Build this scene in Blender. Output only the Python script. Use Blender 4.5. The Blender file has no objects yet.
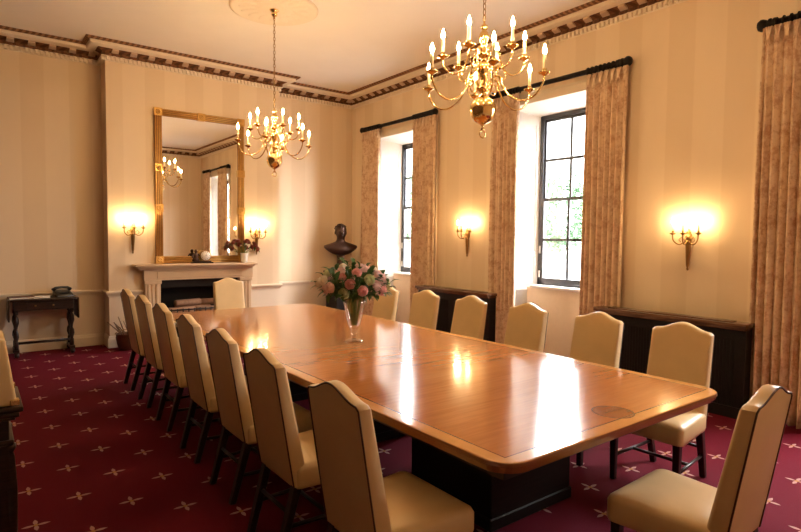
import bpy, bmesh, math, random
from mathutils import Vector, Matrix
R = math.radians
PI = math.pi
scene = bpy.context.scene
col = scene.collection
random.seed(7)

# ------------------------------------------------------------------ camera
F_PX = 559.13
cam_data = bpy.data.cameras.new('camera')
cam_data.sensor_fit = 'HORIZONTAL'
cam_data.sensor_width = 36.0
cam_data.lens = F_PX / 801 * 36.0
cam_data.clip_start = 0.05
cam = bpy.data.objects.new('camera', cam_data)
col.objects.link(cam)
_y, _p, _r = R(37.354), R(2.975), R(0.583)
fwd = Vector((math.sin(_y)*math.cos(_p), math.cos(_y)*math.cos(_p), -math.sin(_p)))
rgt0 = Vector((math.cos(_y), -math.sin(_y), 0))
up0 = rgt0.cross(fwd)
rgt = rgt0*math.cos(_r) + up0*math.sin(_r)
upv = -rgt0*math.sin(_r) + up0*math.cos(_r)
m = Matrix((rgt, upv, -fwd)).transposed().to_4x4()
m.translation = (0, 0, 1.6)
cam.matrix_world = m
scene.camera = cam

# ------------------------------------------------------------------ light and exposure
WORLD_STRENGTH = 54.0
BULB_STRENGTH = 480.0
SCONCE_STRENGTH = 300.0
BULB_COLOR = (1.0, 0.655, 0.30, 1)
world = bpy.data.worlds.new('overcast_sky')
scene.world = world
world.use_nodes = True
_nt = world.node_tree
_bg = _nt.nodes['Background']
_bg.inputs['Color'].default_value = (0.97, 0.97, 0.97, 1)
_bg.inputs['Strength'].default_value = WORLD_STRENGTH
vs = scene.view_settings
vs.view_transform = 'Standard'
vs.look = 'None'
vs.gamma = 1.0
vs.use_curve_mapping = False
vs.exposure = 0.33
WINDOW_CENTRES = (7.42, 4.39, 1.15)
for _c in WINDOW_CENTRES:                       # portals: guide the sky light through the windows
    ld = bpy.data.lights.new('window_portal', 'AREA')
    ld.shape = 'RECTANGLE'; ld.size = 2.3; ld.size_y = 1.0
    ld.cycles.is_portal = True
    lo = bpy.data.objects.new('window_portal', ld)
    lo.location = (6.12, _c, 2.1)
    lo.rotation_euler = (0, R(90), 0)
    col.objects.link(lo)

# ------------------------------------------------------------------ helpers
class Shape:
    """collects verts and faces; build() links them as one mesh object"""
    def __init__(self):
        self.v = []; self.f = []; self.mi = []; self.cur = 0; self.sm = []
    def add(self, vs_, fs, smooth=False):
        b = len(self.v)
        self.v += [tuple(p) for p in vs_]
        for q in fs:
            self.f.append(tuple(b+i for i in q)); self.mi.append(self.cur); self.sm.append(smooth)
        return self
    def box(self, x0, x1, y0, y1, z0, z1):
        vs_ = [(x, y, z) for z in (z0, z1) for y in (y0, y1) for x in (x0, x1)]
        return self.add(vs_, [(0,2,3,1),(4,5,7,6),(0,1,5,4),(2,6,7,3),(0,4,6,2),(1,3,7,5)])
    def hexa(self, bottom, top):
        vs_ = list(bottom)+list(top)
        return self.add(vs_, [(3,2,1,0),(4,5,6,7),(0,1,5,4),(1,2,6,5),(2,3,7,6),(3,0,4,7)])
    def rings(self, rs, closed_u=True, cap0=True, cap1=True, smooth=True, loop=False):
        n = len(rs[0]); vs_ = [p for r_ in rs for p in r_]; fs = []
        m_ = len(rs)
        for i in range(m_ if loop else m_-1):
            for j in range(n if closed_u else n-1):
                a = i*n+j; b = i*n+(j+1) % n; k = (i+1) % m_
                fs.append((a, b, k*n+(j+1) % n, k*n+j))
        if cap0 and not loop: fs.append(tuple(range(n-1, -1, -1)))
        if cap1 and not loop: fs.append(tuple((m_-1)*n+j for j in range(n)))
        return self.add(vs_, fs, smooth)
    def lathe(self, prof, c=(0,0,0), seg=16, axis='z', smooth=True, flute=0, flutes=0):
        rs = []
        for r_, h in prof:
            ring = []
            for k in range(seg):
                a = 2*PI*k/seg
                rr = max(r_, 1e-4)*(1+flute*math.cos(flutes*a))
                x, y = rr*math.cos(a), rr*math.sin(a)
                if axis == 'z': p = (c[0]+x, c[1]+y, c[2]+h)
                elif axis == 'y': p = (c[0]+y, c[1]+h, c[2]+x)
                else: p = (c[0]+h, c[1]+x, c[2]+y)
                ring.append(p)
            rs.append(ring)
        return self.rings(rs, smooth=smooth)
    def ell(self, c, r, seg=12, nr=8, rot=None):
        rs = []
        for i in range(nr+1):
            t = -PI/2+PI*i/nr
            ring = []
            for k in range(seg):
                a = 2*PI*k/seg
                cc = max(math.cos(t), .02)
                p = Vector((r[0]*cc*math.cos(a), r[1]*cc*math.sin(a), r[2]*math.sin(t)))
                if rot: p = rot @ p
                ring.append((c[0]+p.x, c[1]+p.y, c[2]+p.z))
            rs.append(ring)
        return self.rings(rs)
    def tube(self, pts, rad, seg=8, caps=True, closed=False):
        pts = [Vector(p) for p in pts]; n = len(pts); rs = []
        up = None
        for i, p in enumerate(pts):
            if closed: t = pts[(i+1) % n]-pts[i-1]
            else: t = pts[min(i+1, n-1)]-pts[max(i-1, 0)]
            t.normalize()
            if up is None:
                up = Vector((0,0,1)) if abs(t.z) < .9 else Vector((1,0,0))
            s = t.cross(up); s.normalize(); up = s.cross(t); up.normalize()
            r_ = rad[i] if isinstance(rad, (list, tuple)) else rad
            rs.append([tuple(p+s*(r_*math.cos(2*PI*k/seg))+up*(r_*math.sin(2*PI*k/seg))) for k in range(seg)])
        return self.rings(rs, cap0=caps, cap1=caps, loop=closed)
    def prism(self, poly, fn0, fn1, smooth=False):
        n = len(poly)
        vs_ = [fn0(*p) for p in poly]+[fn1(*p) for p in poly]
        fs = [tuple(range(n-1, -1, -1)), tuple(range(n, 2*n))]
        fs += [(i, (i+1) % n, n+(i+1) % n, n+i) for i in range(n)]
        return self.add(vs_, fs, smooth)
    def build(self, name, mats, parent=None, bevel=None, mod=None):
        me = bpy.data.meshes.new(name)
        me.from_pydata(self.v, [], self.f)
        if not isinstance(mats, (list, tuple)): mats = [mats]
        for mm in mats: me.materials.append(mm)
        me.polygons.foreach_set('material_index', self.mi)
        me.polygons.foreach_set('use_smooth', self.sm)
        bm = bmesh.new(); bm.from_mesh(me)
        bmesh.ops.recalc_face_normals(bm, faces=bm.faces)
        if bevel:
            es = [e for e in bm.edges if len(e.link_faces) == 2 and e.calc_face_angle(0) > R(28)]
            r_ = bmesh.ops.bevel(bm, geom=es, offset=bevel[0], segments=bevel[1], profile=.5, affect='EDGES', clamp_overlap=True)
            if bevel[1] > 1:
                for fc in bm.faces: fc.smooth = True
        bm.to_mesh(me); bm.free()
        if bevel and bevel[1] > 1:
            try: me.set_sharp_from_angle(angle=R(40))
            except Exception: pass
        o = bpy.data.objects.new(name, me)
        col.objects.link(o)
        if parent: o.parent = parent
        return o

def tag(o, label, cat, group=None, kind=None):
    o['label'] = label; o['category'] = cat
    if group: o['group'] = group
    if kind: o['kind'] = kind
    return o
def structure(o):
    o['kind'] = 'structure'
    return o
def thing(name, label, cat, loc=(0,0,0), rz=0, group=None):
    o = bpy.data.objects.new(name, None)
    o.empty_display_size = .1
    o.location = loc; o.rotation_euler = (0, 0, rz)
    col.objects.link(o)
    return tag(o, label, cat, group)
def copy_tree(o, parent=None):
    c = o.copy(); col.objects.link(c)
    if parent: c.parent = parent
    for ch in list(o.children): copy_tree(ch, c)
    return c
def relabel(o, label, loc, rz=0, group=None):
    o['label'] = label; o.location = loc; o.rotation_euler = (0, 0, rz)
    if group: o['group'] = group
    return o

# ------------------------------------------------------------------ materials
class N:
    """tiny node-graph writer"""
    def __init__(self, name):
        self.m = bpy.data.materials.new(name); self.m.use_nodes = True
        self.t = self.m.node_tree; self.b = self.t.nodes['Principled BSDF']
    def node(self, typ, **kw):
        n = self.t.nodes.new(typ)
        for k, v in kw.items(): setattr(n, k, v)
        return n
    def link(self, a, b): self.t.links.new(a, b)
    def put(self, sock, v):
        if hasattr(v, 'is_output'): self.link(v, sock)
        else: sock.default_value = v
    def math(self, op, a, b=0.0, c=None):
        n = self.node('ShaderNodeMath', operation=op)
        self.put(n.inputs[0], a); self.put(n.inputs[1], b)
        if c is not None: self.put(n.inputs[2], c)
        return n.outputs[0]
    def pos(self):
        g = self.node('ShaderNodeNewGeometry'); s = self.node('ShaderNodeSeparateXYZ')
        self.link(g.outputs['Position'], s.inputs[0]); return g.outputs['Position'], s.outputs
    def obj(self):
        g = self.node('ShaderNodeTexCoord'); s = self.node('ShaderNodeSeparateXYZ')
        self.link(g.outputs['Object'], s.inputs[0]); return g.outputs['Object'], s.outputs
    def scale(self, vec, s):
        n = self.node('ShaderNodeMapping'); self.link(vec, n.inputs['Vector']); n.inputs['Scale'].default_value = s
        return n.outputs[0]
    def noise(self, vec, scale, detail=3, rough=.5):
        n = self.node('ShaderNodeTexNoise')
        if vec is not None: self.link(vec, n.inputs['Vector'])
        n.inputs['Scale'].default_value = scale; n.inputs['Detail'].default_value = detail
        n.inputs['Roughness'].default_value = rough
        return n.outputs['Fac']
    def step(self, v, a, b):
        n = self.node('ShaderNodeMapRange'); n.interpolation_type = 'SMOOTHSTEP'
        self.put(n.inputs[0], v); n.inputs[1].default_value = a; n.inputs[2].default_value = b
        return n.outputs[0]
    def mix(self, f, a, b):
        n = self.node('ShaderNodeMix', data_type='RGBA')
        self.put(n.inputs[0], f); 
        for s, v in ((n.inputs[6], a), (n.inputs[7], b)):
            if hasattr(v, 'is_output'): self.link(v, s)
            else: s.default_value = (*v, 1) if len(v) == 3 else v
        return n.outputs[2]
    def bump(self, h, strength=.2, dist=.01):
        n = self.node('ShaderNodeBump'); n.inputs['Strength'].default_value = strength
        n.inputs['Distance'].default_value = dist; self.link(h, n.inputs['Height'])
        self.link(n.outputs[0], self.b.inputs['Normal'])
    def base(self, c, rough=.5, metal=0.0, spec=.5, coat=0.0):
        if hasattr(c, 'is_output'): self.link(c, self.b.inputs['Base Color'])
        else: self.b.inputs['Base Color'].default_value = (*c, 1)
        self.put(self.b.inputs['Roughness'], rough); self.b.inputs['Metallic'].default_value = metal
        self.b.inputs['Specular IOR Level'].default_value = spec
        self.b.inputs['Coat Weight'].default_value = coat
        self.b.inputs['Coat Roughness'].default_value = .08
        return self.m

def plain(name, c, rough=.5, metal=0.0, spec=.5, var=.12, scale=18.0, coat=0.0):
    n = N(name); g = n.obj()[0]
    f = n.noise(g, scale, 4)
    lo = tuple(x*(1-var) for x in c); hi = tuple(min(1, x*(1+var)) for x in c)
    return n.base(n.mix(f, lo, hi), rough, metal, spec, coat)

def wood(name, c0, c1, stretch=(2, 30, 30), rough=.35, coat=.3, scale=2.5, spec=.5):
    n = N(name); v = n.obj()[0]
    f = n.noise(n.scale(v, stretch), scale, 5, .6)
    return n.base(n.mix(n.step(f, .3, .7), c0, c1), rough, 0, spec, coat)

def mat_wallpaper():
    n = N('striped_wallpaper'); v, s = n.pos()
    u = n.math('ADD', s[0], s[1])
    fr = n.math('FRACT', n.math('DIVIDE', u, .56))
    st = n.math('MULTIPLY', n.step(fr, .02, .05), n.math('SUBTRACT', 1.0, n.step(fr, .5, .53)))
    paper = n.mix(st, (.80, .64, .45), (.755, .59, .40))
    nz = n.noise(n.scale(v, (1, 1, .35)), 7, 4)
    paper = n.mix(n.math('MULTIPLY', nz, .22), paper, (.62, .48, .33))
    dado = n.step(s[2], .735, .74)
    return n.base(n.mix(dado, (.70, .58, .44), paper), .55, 0, .35)
def mat_carpet():
    n = N('crimson_star_carpet'); v, s = n.pos()
    A, B = .482, .509
    def motif(ox, oy):
        fx = n.math('SUBTRACT', n.math('FRACT', n.math('ADD', n.math('DIVIDE', n.math('SUBTRACT', s[0], ox), A), 20.5)), .5)
        fy = n.math('SUBTRACT', n.math('FRACT', n.math('ADD', n.math('DIVIDE', n.math('SUBTRACT', s[1], oy), B), 20.5)), .5)
        ax = n.math('ABSOLUTE', n.math('MULTIPLY', fx, A)); ay = n.math('ABSOLUTE', n.math('MULTIPLY', fy, B))
        big = n.math('MAXIMUM', ax, ay); sml = n.math('MINIMUM', ax, ay)
        w = n.math('MULTIPLY', n.math('SINE', n.math('MULTIPLY', n.math('MINIMUM', big, .070), PI/.070)), .0115)
        petal = n.math('LESS_THAN', sml, n.math('MAXIMUM', w, 0.0))
        inside = n.math('LESS_THAN', big, .070)
        heart = n.math('LESS_THAN', n.math('ADD', ax, ay), .017)
        return n.math('MULTIPLY', petal, inside), heart
    p1, h1 = motif(.235, 4.60); p2, h2 = motif(.235+A/2, 4.60-B/2)
    p = n.math('MAXIMUM', p1, p2); h = n.math('MAXIMUM', h1, h2)
    nz = n.noise(v, 160, 2); nb = n.noise(v, 2.2, 3)
    red = n.mix(nz, (.085, .002, .009), (.150, .004, .018))
    red = n.mix(n.math('MULTIPLY', nb, .35), red, (.08, .0024, .010))
    c = n.mix(n.math('MULTIPLY', p, .75), red, (.52, .31, .27))
    c = n.mix(h, c, (.40, .20, .07))
    n.bump(nz, .35, .006)
    return n.base(c, .95, 0, .15)
def mat_tabletop():
    n = N('polished_table_veneer'); v, s = n.pos()
    X0, X1, Y0, Y1 = 1.525, 3.331, 1.349, 6.23
    ex = n.math('MINIMUM', n.math('SUBTRACT', s[0], X0), n.math('SUBTRACT', X1, s[0]))
    ey = n.math('MINIMUM', n.math('SUBTRACT', s[1], Y0), n.math('SUBTRACT', Y1, s[1]))
    e = n.math('MINIMUM', ex, ey)
    g = n.noise(n.scale(v, (1.2, 16, 1)), 3.0, 6, .62)
    g2 = n.noise(n.scale(v, (2, 60, 1)), 4.0, 3, .5)
    bands = n.noise(n.scale(v, (.25, 2.6, 1)), 1.3, 2, .5)
    c = n.mix(n.step(g, .25, .75), (.40, .130, .029), (.55, .195, .048))
    c = n.mix(n.math('MULTIPLY', g2, .25), c, (.32, .11, .03))
    c = n.mix(n.math('MULTIPLY', n.step(bands, .4, .65), .35), c, (.60, .25, .075))
    gb = n.noise(n.scale(v, (14, 14, 1)), 2.0, 4, .6)
    border = n.mix(gb, (.56, .25, .065), (.70, .34, .10))
    inb = n.math('LESS_THAN', e, .075)
    line = n.math('MULTIPLY', n.math('GREATER_THAN', e, .070), n.math('LESS_THAN', e, .077))
    c = n.mix(inb, c, border)
    c = n.mix(line, c, (.19, .062, .02))
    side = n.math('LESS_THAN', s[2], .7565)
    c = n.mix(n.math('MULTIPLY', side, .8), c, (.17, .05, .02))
    # round marquetry medallions at both ends
    for cy in (1.50, 6.08):
        dx = n.math('SUBTRACT', s[0], 2.455); dy = n.math('SUBTRACT', s[1], cy)
        d = n.math('SQRT', n.math('ADD', n.math('MULTIPLY', dx, dx), n.math('MULTIPLY', dy, dy)))
        disc = n.math('LESS_THAN', d, .10)
        ring = n.math('MULTIPLY', disc, n.math('GREATER_THAN', d, .092))
        c = n.mix(n.math('MULTIPLY', disc, .75), c, (.22, .075, .027))
        c = n.mix(ring, c, (.16, .05, .02))
    rgh = .14
    return n.base(c, rgh, 0, .5, .35)
def mat_toile(name='toile_curtain_fabric'):
    n = N(name); v, s = n.obj()
    f = n.noise(n.scale(v, (1, 1, 1)), 9.0, 6, .62)
    f2 = n.noise(v, 34, 5, .65)
    k = n.step(n.math('ADD', n.math('MULTIPLY', f, .6), n.math('MULTIPLY', f2, .4)), .43, .62)
    c = n.mix(k, (.74, .56, .385), (.52, .315, .20))
    return n.base(c, .8, 0, .25)
def mat_emit(name, c, strength):
    n = N(name); n.base(c[:3], .4)
    n.b.inputs['Emission Color'].default_value = c
    n.b.inputs['Emission Strength'].default_value = strength
    return n.m
def mat_pane():
    m_ = bpy.data.materials.new('window_glass'); m_.use_nodes = True; t = m_.node_tree
    t.nodes.remove(t.nodes['Principled BSDF'])
    tr = t.nodes.new('ShaderNodeBsdfTransparent'); gl = t.nodes.new('ShaderNodeBsdfGlossy')
    gl.inputs['Roughness'].default_value = .02
    mx = t.nodes.new('ShaderNodeMixShader')
    mx.inputs[0].default_value = .04; t.links.new(tr.outputs[0], mx.inputs[1]); t.links.new(gl.outputs[0], mx.inputs[2])
    t.links.new(mx.outputs[0], t.nodes['Material Output'].inputs[0])
    return m_
def mat_glass():
    n = N('clear_crystal'); n.base((1, 1, 1), .0, 0, .5)
    n.b.inputs['Transmission Weight'].default_value = 1.0
    n.b.inputs['IOR'].default_value = 1.45
    return n.m
def mat_cornice(name, c0, c1, period):
    n = N(name); v, s = n.pos()
    u = n.math('ADD', s[0], s[1])
    w = n.math('SINE', n.math('MULTIPLY', u, 2*PI/period))
    return n.base(n.mix(n.step(w, -.3, .6), c0, c1), .6, 0, .3)

M = {}
M['paper'] = mat_wallpaper()
M['carpet'] = mat_carpet()
M['shade_panelling'] = wood('added_shade_panelling', (.05, .025, .013), (.10, .05, .025), rough=.5, coat=.1, stretch=(20, 20, 1.5))  # dark finish added on the unseen left wall to shade the chair backs
M['ceiling'] = plain('ceiling_paint', (.85, .78, .70), .7, var=.03, scale=3)
M['plaster'] = plain('cream_plaster', (.82, .71, .57), .6, var=.05, scale=9)
M['trimcream'] = plain('cream_gloss_trim', (.74, .62, .47), .4, var=.05)
M['white'] = plain('white_gloss_paint', (.84, .83, .80), .4, var=.03)
M['egg'] = mat_cornice('bronzed_egg_moulding', (.13, .055, .022), (.30, .15, .07), .07)
M['frieze'] = mat_cornice('bronzed_frieze_paint', (.10, .038, .016), (.19, .08, .035), .1075)
M['block'] = plain('pale_modillion_paint', (.58, .42, .29), .6)
M['table'] = mat_tabletop()
M['dark'] = wood('dark_mahogany', (.012, .006, .005), (.032, .014, .009), rough=.36, coat=.1, spec=.35)
M['black'] = wood('ebonised_wood', (.007, .005, .005), (.013, .009, .008), rough=.5, coat=0, spec=.2)
M['brownwood'] = wood('brown_walnut_top', (.07, .028, .014), (.15, .065, .03), rough=.25, stretch=(30, 2, 30))
M['leather'] = plain('tan_cream_leather', (.70, .505, .26), .36, var=.08, scale=9, spec=.5)
M['piping'] = plain('dark_leather_piping', (.06, .022, .012), .5)
M['brass'] = plain('polished_brass', (.86, .63, .28), .16, 1.0, var=.08)
M['oldbrass'] = plain('aged_brass', (.36, .22, .08), .34, 1.0, var=.15)
M['gilt'] = plain('gilt_frame', (.62, .37, .11), .36, .85, var=.2, scale=40)
M['giltdark'] = plain('dark_gilt_groove', (.30, .15, .045), .45, .6, var=.2, scale=40)
M['candle'] = plain('ivory_candle_sleeve', (.85, .76, .55), .5, var=.03)
M['bulb'] = mat_emit('chandelier_bulb_glow', BULB_COLOR, BULB_STRENGTH)
M['bulb2'] = mat_emit('sconce_bulb_glow', BULB_COLOR, SCONCE_STRENGTH)
M['mirror'] = plain('mirror_silver', (.90, .90, .88), .012, 1.0, var=0)
M['toile'] = mat_toile()
M['iron'] = plain('painted_steel_sash', (.035, .038, .045), .4, .0)
M['pane'] = mat_pane()
M['glass'] = mat_pane()
M['glass'].name = 'clear_crystal'
_gt = M['glass'].node_tree; _lw = _gt.nodes.new('ShaderNodeLayerWeight'); _lw.inputs[0].default_value = .28
_gt.links.new(_lw.outputs['Facing'], [q for q in _gt.nodes if q.type == 'MIX_SHADER'][0].inputs[0])
M['soot'] = plain('sooty_firebox', (.014, .011, .010), .9)
M['stone'] = plain('warm_stone_surround', (.62, .44, .27), .45, var=.1, scale=6)
M['log'] = plain('charred_log', (.30, .17, .10), .9, var=.5)
M['bronze'] = plain('dark_bronze', (.055, .026, .018), .38, .55, var=.25)
M['copper'] = plain('copper_pail', (.13, .07, .04), .42, .5, var=.2)
M['twig'] = plain('dry_twigs', (.16, .10, .07), .9, var=.4)
M['phone'] = plain('black_plastic', (.012, .012, .013), .3)
M['paperwhite'] = plain('white_paper', (.78, .72, .62), .7, var=.03)
M['bookred'] = plain('dark_red_cover', (.10, .03, .02), .5)
M['green'] = plain('dark_green_leaf', (.045, .11, .03), .5, var=.35)
M['stem'] = plain('green_stem', (.10, .20, .05), .5, var=.2)
M['petal_pink'] = plain('pale_pink_petals', (.95, .72, .67), .6, var=.1, scale=60)
M['petal_rose'] = plain('rose_pink_petals', (.92, .55, .52), .6, var=.1, scale=60)
M['petal_cream'] = plain('cream_petals', (.92, .85, .70), .6, var=.08, scale=60)
M['petal_lime'] = plain('pale_green_petals', (.68, .70, .40), .6, var=.1, scale=60)
M['petal_russet'] = plain('russet_petals', (.26, .06, .045), .6, var=.2, scale=60)
for _k in ('petal_pink', 'petal_rose', 'petal_cream', 'petal_lime', 'green'):   # petals and leaves let light through
    _t = M[_k].node_tree; _b = _t.nodes['Principled BSDF']; _tl = _t.nodes.new('ShaderNodeBsdfTranslucent'); _mx = _t.nodes.new('ShaderNodeMixShader')
    _mx.inputs[0].default_value = .45 if _k != 'green' else .25
    _t.links.new(_b.inputs['Base Color'].links[0].from_socket, _tl.inputs[0])
    _t.links.new(_b.outputs[0], _mx.inputs[1]); _t.links.new(_tl.outputs[0], _mx.inputs[2])
    _t.links.new(_mx.outputs[0], _t.nodes['Material Output'].inputs[0])
M['dial'] = plain('clock_dial_enamel', (.86, .80, .74), .35, var=.02)
M['china'] = plain('white_china', (.78, .74, .70), .2, var=.02)
M['grass'] = plain('pale_gravel', (.16, .155, .145), .9, var=.2, scale=3)
M['treeleaf'] = plain('spring_leaves', (.075, .14, .075), .7, var=.3, scale=2)
M['bark'] = plain('tree_bark', (.20, .15, .11), .9, var=.3)
M['facade'] = plain('pale_stone_facade', (.13, .135, .135), .8, var=.08, scale=2)
M['slate'] = plain('facade_window_glass', (.045, .055, .06), .5, var=.1)

# ------------------------------------------------------------------ room shell
XL, XR, YB, YC, YF, ZC = -.15, 5.703, 9.008, 8.667, -.55, 4.2
BX0, BX1 = 1.489, 4.06
WALL_T = .38
structure(Shape().box(XL-.1, XR+.5, YF-.1, YB+.1, -.1, 0).build('floor', M['carpet']))
structure(Shape().box(XL-.1, XR+.5, YF-.1, YB+.1, ZC, ZC+.1).build('ceiling', M['ceiling']))
structure(Shape().box(XL-.1, XR+.5, YB, YB+.1, 0, ZC).build('wall_back', M['paper']))
structure(Shape().box(XL-.1, XL, YF, YB, 0, ZC).build('wall_left', M['shade_panelling']))
structure(Shape().box(XL-.1, XR+.5, YF-.1, YF, 0, ZC).build('wall_front', M['paper']))
OP0, OP1, OPZ = 2.15, 3.34, .935             # hearth opening in the chimney breast
s = Shape()
s.box(BX0, OP0, YC, YB, 0, ZC); s.box(OP1, BX1, YC, YB, 0, ZC); s.box(OP0, OP1, YC, YB, OPZ, ZC)
structure(s.build('wall_chimney', M['paper']))

SASH_H, OPEN_H = .46, .74                    # half widths: sash and splayed opening at the wall face
SX = XR+.35
Z_HEAD_WALL, Z_HEAD, Z_SILL = 3.32, 3.21, .98
s = Shape()
edges = [YF]
for c in sorted(WINDOW_CENTRES): edges += [c-OPEN_H, c+OPEN_H]
edges.append(YB)
for i in range(0, len(edges), 2): s.box(XR, XR+WALL_T, edges[i], edges[i+1], 0, ZC)
for c in WINDOW_CENTRES: s.box(XR, XR+WALL_T, c-OPEN_H, c+OPEN_H, Z_HEAD_WALL, ZC)
structure(s.build('wall_right', M['paper']))

def make_window(idx, c):
    a, b = c-SASH_H, c+SASH_H
    s = Shape()                              # steel outer frame
    fx0, fx1 = SX-.02, SX+.05
    s.box(fx0, fx1, a-.01, a+.045, Z_SILL, Z_HEAD); s.box(fx0, fx1, b-.045, b+.01, Z_SILL, Z_HEAD)
    s.box(fx0, fx1, a, b, Z_HEAD-.045, Z_HEAD+.01); s.box(fx0, fx1, a, b, Z_SILL, Z_SILL+.055)
    root = structure(s.build('window_%d' % idx, M['iron']))
    zm = 2.11
    for nm, z0, z1, xo in (('upper_sash', zm-.02, Z_HEAD-.045, .015), ('lower_sash', Z_SILL+.055, zm+.02, -.012)):
        s = Shape(); x0, x1 = SX+xo-.012, SX+xo+.014
        y0, y1 = a+.045, b-.045
        for q0, q1 in ((y0, y0+.03), (y1-.03, y1)): s.box(x0, x1, q0, q1, z0, z1)
        for q0, q1 in ((z0, z0+.04), (z1-.035, z1)): s.box(x0+.001, x1-.001, y0, y1, q0, q1)
        mid = (z0+z1)/2
        s.box(x0+.004, x1-.004, c-.017, c+.017, z0, z1); s.box(x0+.005, x1-.005, y0, y1, mid-.017, mid+.017)
        sash = s.build(nm, M['iron'], root)
        Shape().box(SX+xo-.002, SX+xo+.002, y0+.01, y1-.01, z0+.01, z1-.01).build('pane', M['pane'], sash)
    s = Shape()                              # two little sash fasteners
    s.box(SX-.035, SX-.01, b-.035, b-.015, 1.08, 1.17); s.box(SX-.035, SX-.01, b-.035, b-.015, 1.40, 1.5)
    s.build('sash_fastener', M['white'], root)
    # splayed panelled reveals, both sides, with raised panels
    for sg in (-1, 1):
        yo, yi = c+sg*OPEN_H, c+sg*(SASH_H+.005)
        s = Shape()
        w = .05*sg
        s.hexa([(XR, yo, 0), (SX, yi, 0), (SX, yi+w, 0), (XR, yo+w, 0)], [(XR, yo, Z_HEAD_WALL), (SX, yi, Z_HEAD), (SX, yi+w, Z_HEAD), (XR, yo+w, Z_HEAD_WALL)])
        rev = s.build('shutter_reveal', M['white'], root)
        s = Shape()
        def P(t, z, off): return (XR+(SX-XR)*t, yo+(yi-yo)*t-sg*off, z)
        for z0, z1 in ((.15, .9), (1.0, 1.36), (1.42, 3.1)):
            s.hexa([P(.15, z0, 0), P(.85, z0, 0), P(.85, z0, -.002), P(.15, z0, -.002)], [P(.15, z1, 0), P(.85, z1, 0), P(.85, z1, -.002), P(.15, z1, -.002)])
            for (t0, t1, q0, q1) in ((.12, .16, z0, z1), (.84, .88, z0, z1), (.12, .88, z0-.02, z0), (.12, .88, z1, z1+.02)):
                s.hexa([P(t0, q0, 0), P(t1, q0, 0), P(t1, q0, .011), P(t0, q0, .011)], [P(t0, q1, 0), P(t1, q1, 0), P(t1, q1, .011), P(t0, q1, .011)])
        s.build('panel_moulding', M['white'], rev)
    s = Shape()                              # soffit
    yo0, yo1 = c-OPEN_H, c+OPEN_H
    s.hexa([(XR, yo0, Z_HEAD_WALL), (SX, a, Z_HEAD), (SX, b, Z_HEAD), (XR, yo1, Z_HEAD_WALL)],
           [(XR, yo0, Z_HEAD_WALL+.03), (SX, a, Z_HEAD+.03), (SX, b, Z_HEAD+.03), (XR, yo1, Z_HEAD_WALL+.03)])
    s.build('soffit', M['white'], root)
    Shape().box(SX-.03, XR+WALL_T, a-.1, b+.1, Z_HEAD+.005, Z_HEAD_WALL+.1).build('head_panel', M['white'], root)
    Shape().box(SX-.16, SX+.06, a-.02, b+.02, Z_SILL-.035, Z_SILL).build('window_sill', M['white'], root, bevel=(.006, 2))
    Shape().box(SX-.12, SX+.02, a-.12, b+.12, 0, Z_SILL-.035).build('apron_panel', M['trimcream'], root)
    for sg in (-1, 1):
        Shape().box(SX-.005, XR+WALL_T, min(c+sg*SASH_H, c+sg*(OPEN_H+.02)), max(c+sg*SASH_H, c+sg*(OPEN_H+.02)), 0, Z_HEAD+.05).build('jamb_filler', M['white'], root)
    s = Shape()                              # moulded architrave round the opening
    for d0, d1, t in ((0, .035, .022), (.035, .10, .014), (.10, .125, .026)):
        s.box(XR-t, XR, yo0-d1, yo0-d0, 0, Z_HEAD_WALL+d1); s.box(XR-t, XR, yo1+d0, yo1+d1, 0, Z_HEAD_WALL+d1)
        s.box(XR-t, XR, yo0-d0, yo1+d0, Z_HEAD_WALL+d0, Z_HEAD_WALL+d1)
    s.build('architrave', M['trimcream'], root)
for i, c in enumerate(WINDOW_CENTRES): make_window(i+1, c)

# ---- mouldings swept round the room
LOOP = [(XR, YF), (XR, YB), (BX1, YB), (BX1, YC), (BX0, YC), (BX0, YB), (XL, YB), (XL, YF)]
def sweep(sh, path, prof, closed):
    n = len(path); rs = []
    for i, p in enumerate(path):
        def nrm(a, b):
            d = Vector((b[0]-a[0], b[1]-a[1])); d.normalize(); return Vector((-d.y, d.x))
        ns = []
        if closed or i > 0: ns.append(nrm(path[i-1], p))
        if closed or i < n-1: ns.append(nrm(p, path[(i+1) % n]))
        off = ns[0] if len(ns) == 1 or (ns[0]-ns[1]).length < 1e-4 else ns[0]+ns[1]
        rs.append([(p[0]+off.x*d, p[1]+off.y*d, z) for d, z in prof])
    sh.rings(rs, smooth=False, loop=closed)
def along(path, closed, inset, step):
    """points every step along the path, moved inset into the room"""
    n = len(path)
    for i in range(n if closed else n-1):
        a, b = Vector(path[i]), Vector(path[(i+1) % n])
        d = b-a; L = d.length; d.normalize(); nn = Vector((-d.y, d.x))
        k = max(1, int(L/step))
        for j in range(k):
            t = (j+.5)*L/k
            yield a+d*t+nn*inset, d, nn
s = Shape()
sweep(s, LOOP, [(0, 4.12), (.07, 4.12), (.19, 4.128), (.205, 4.135), (.205, 4.165), (.22, 4.175), (.22, 4.2), (0, 4.2)], True)
sweep(s, LOOP, [(0, 3.975), (.008, 3.978), (.008, 4.03), (.05, 4.03), (.05, 4.038), (0, 4.045)], True)
cornice = structure(s.build('trim_1', M['plaster']))
s = Shape(); sweep(s, LOOP, [(.20, 4.172), (.235, 4.166), (.255, 4.18), (.262, 4.2), (.20, 4.2)], True)
s.build('egg_and_dart_band', M['egg'], cornice)
s = Shape(); sweep(s, LOOP, [(0, 4.04), (.034, 4.04), (.045, 4.06), (.04, 4.085), (.06, 4.10), (.10, 4.119), (.10, 4.1215), (0, 4.1215)], True)
s.build('bronzed_frieze', M['frieze'], cornice)
s = Shape()
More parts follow.
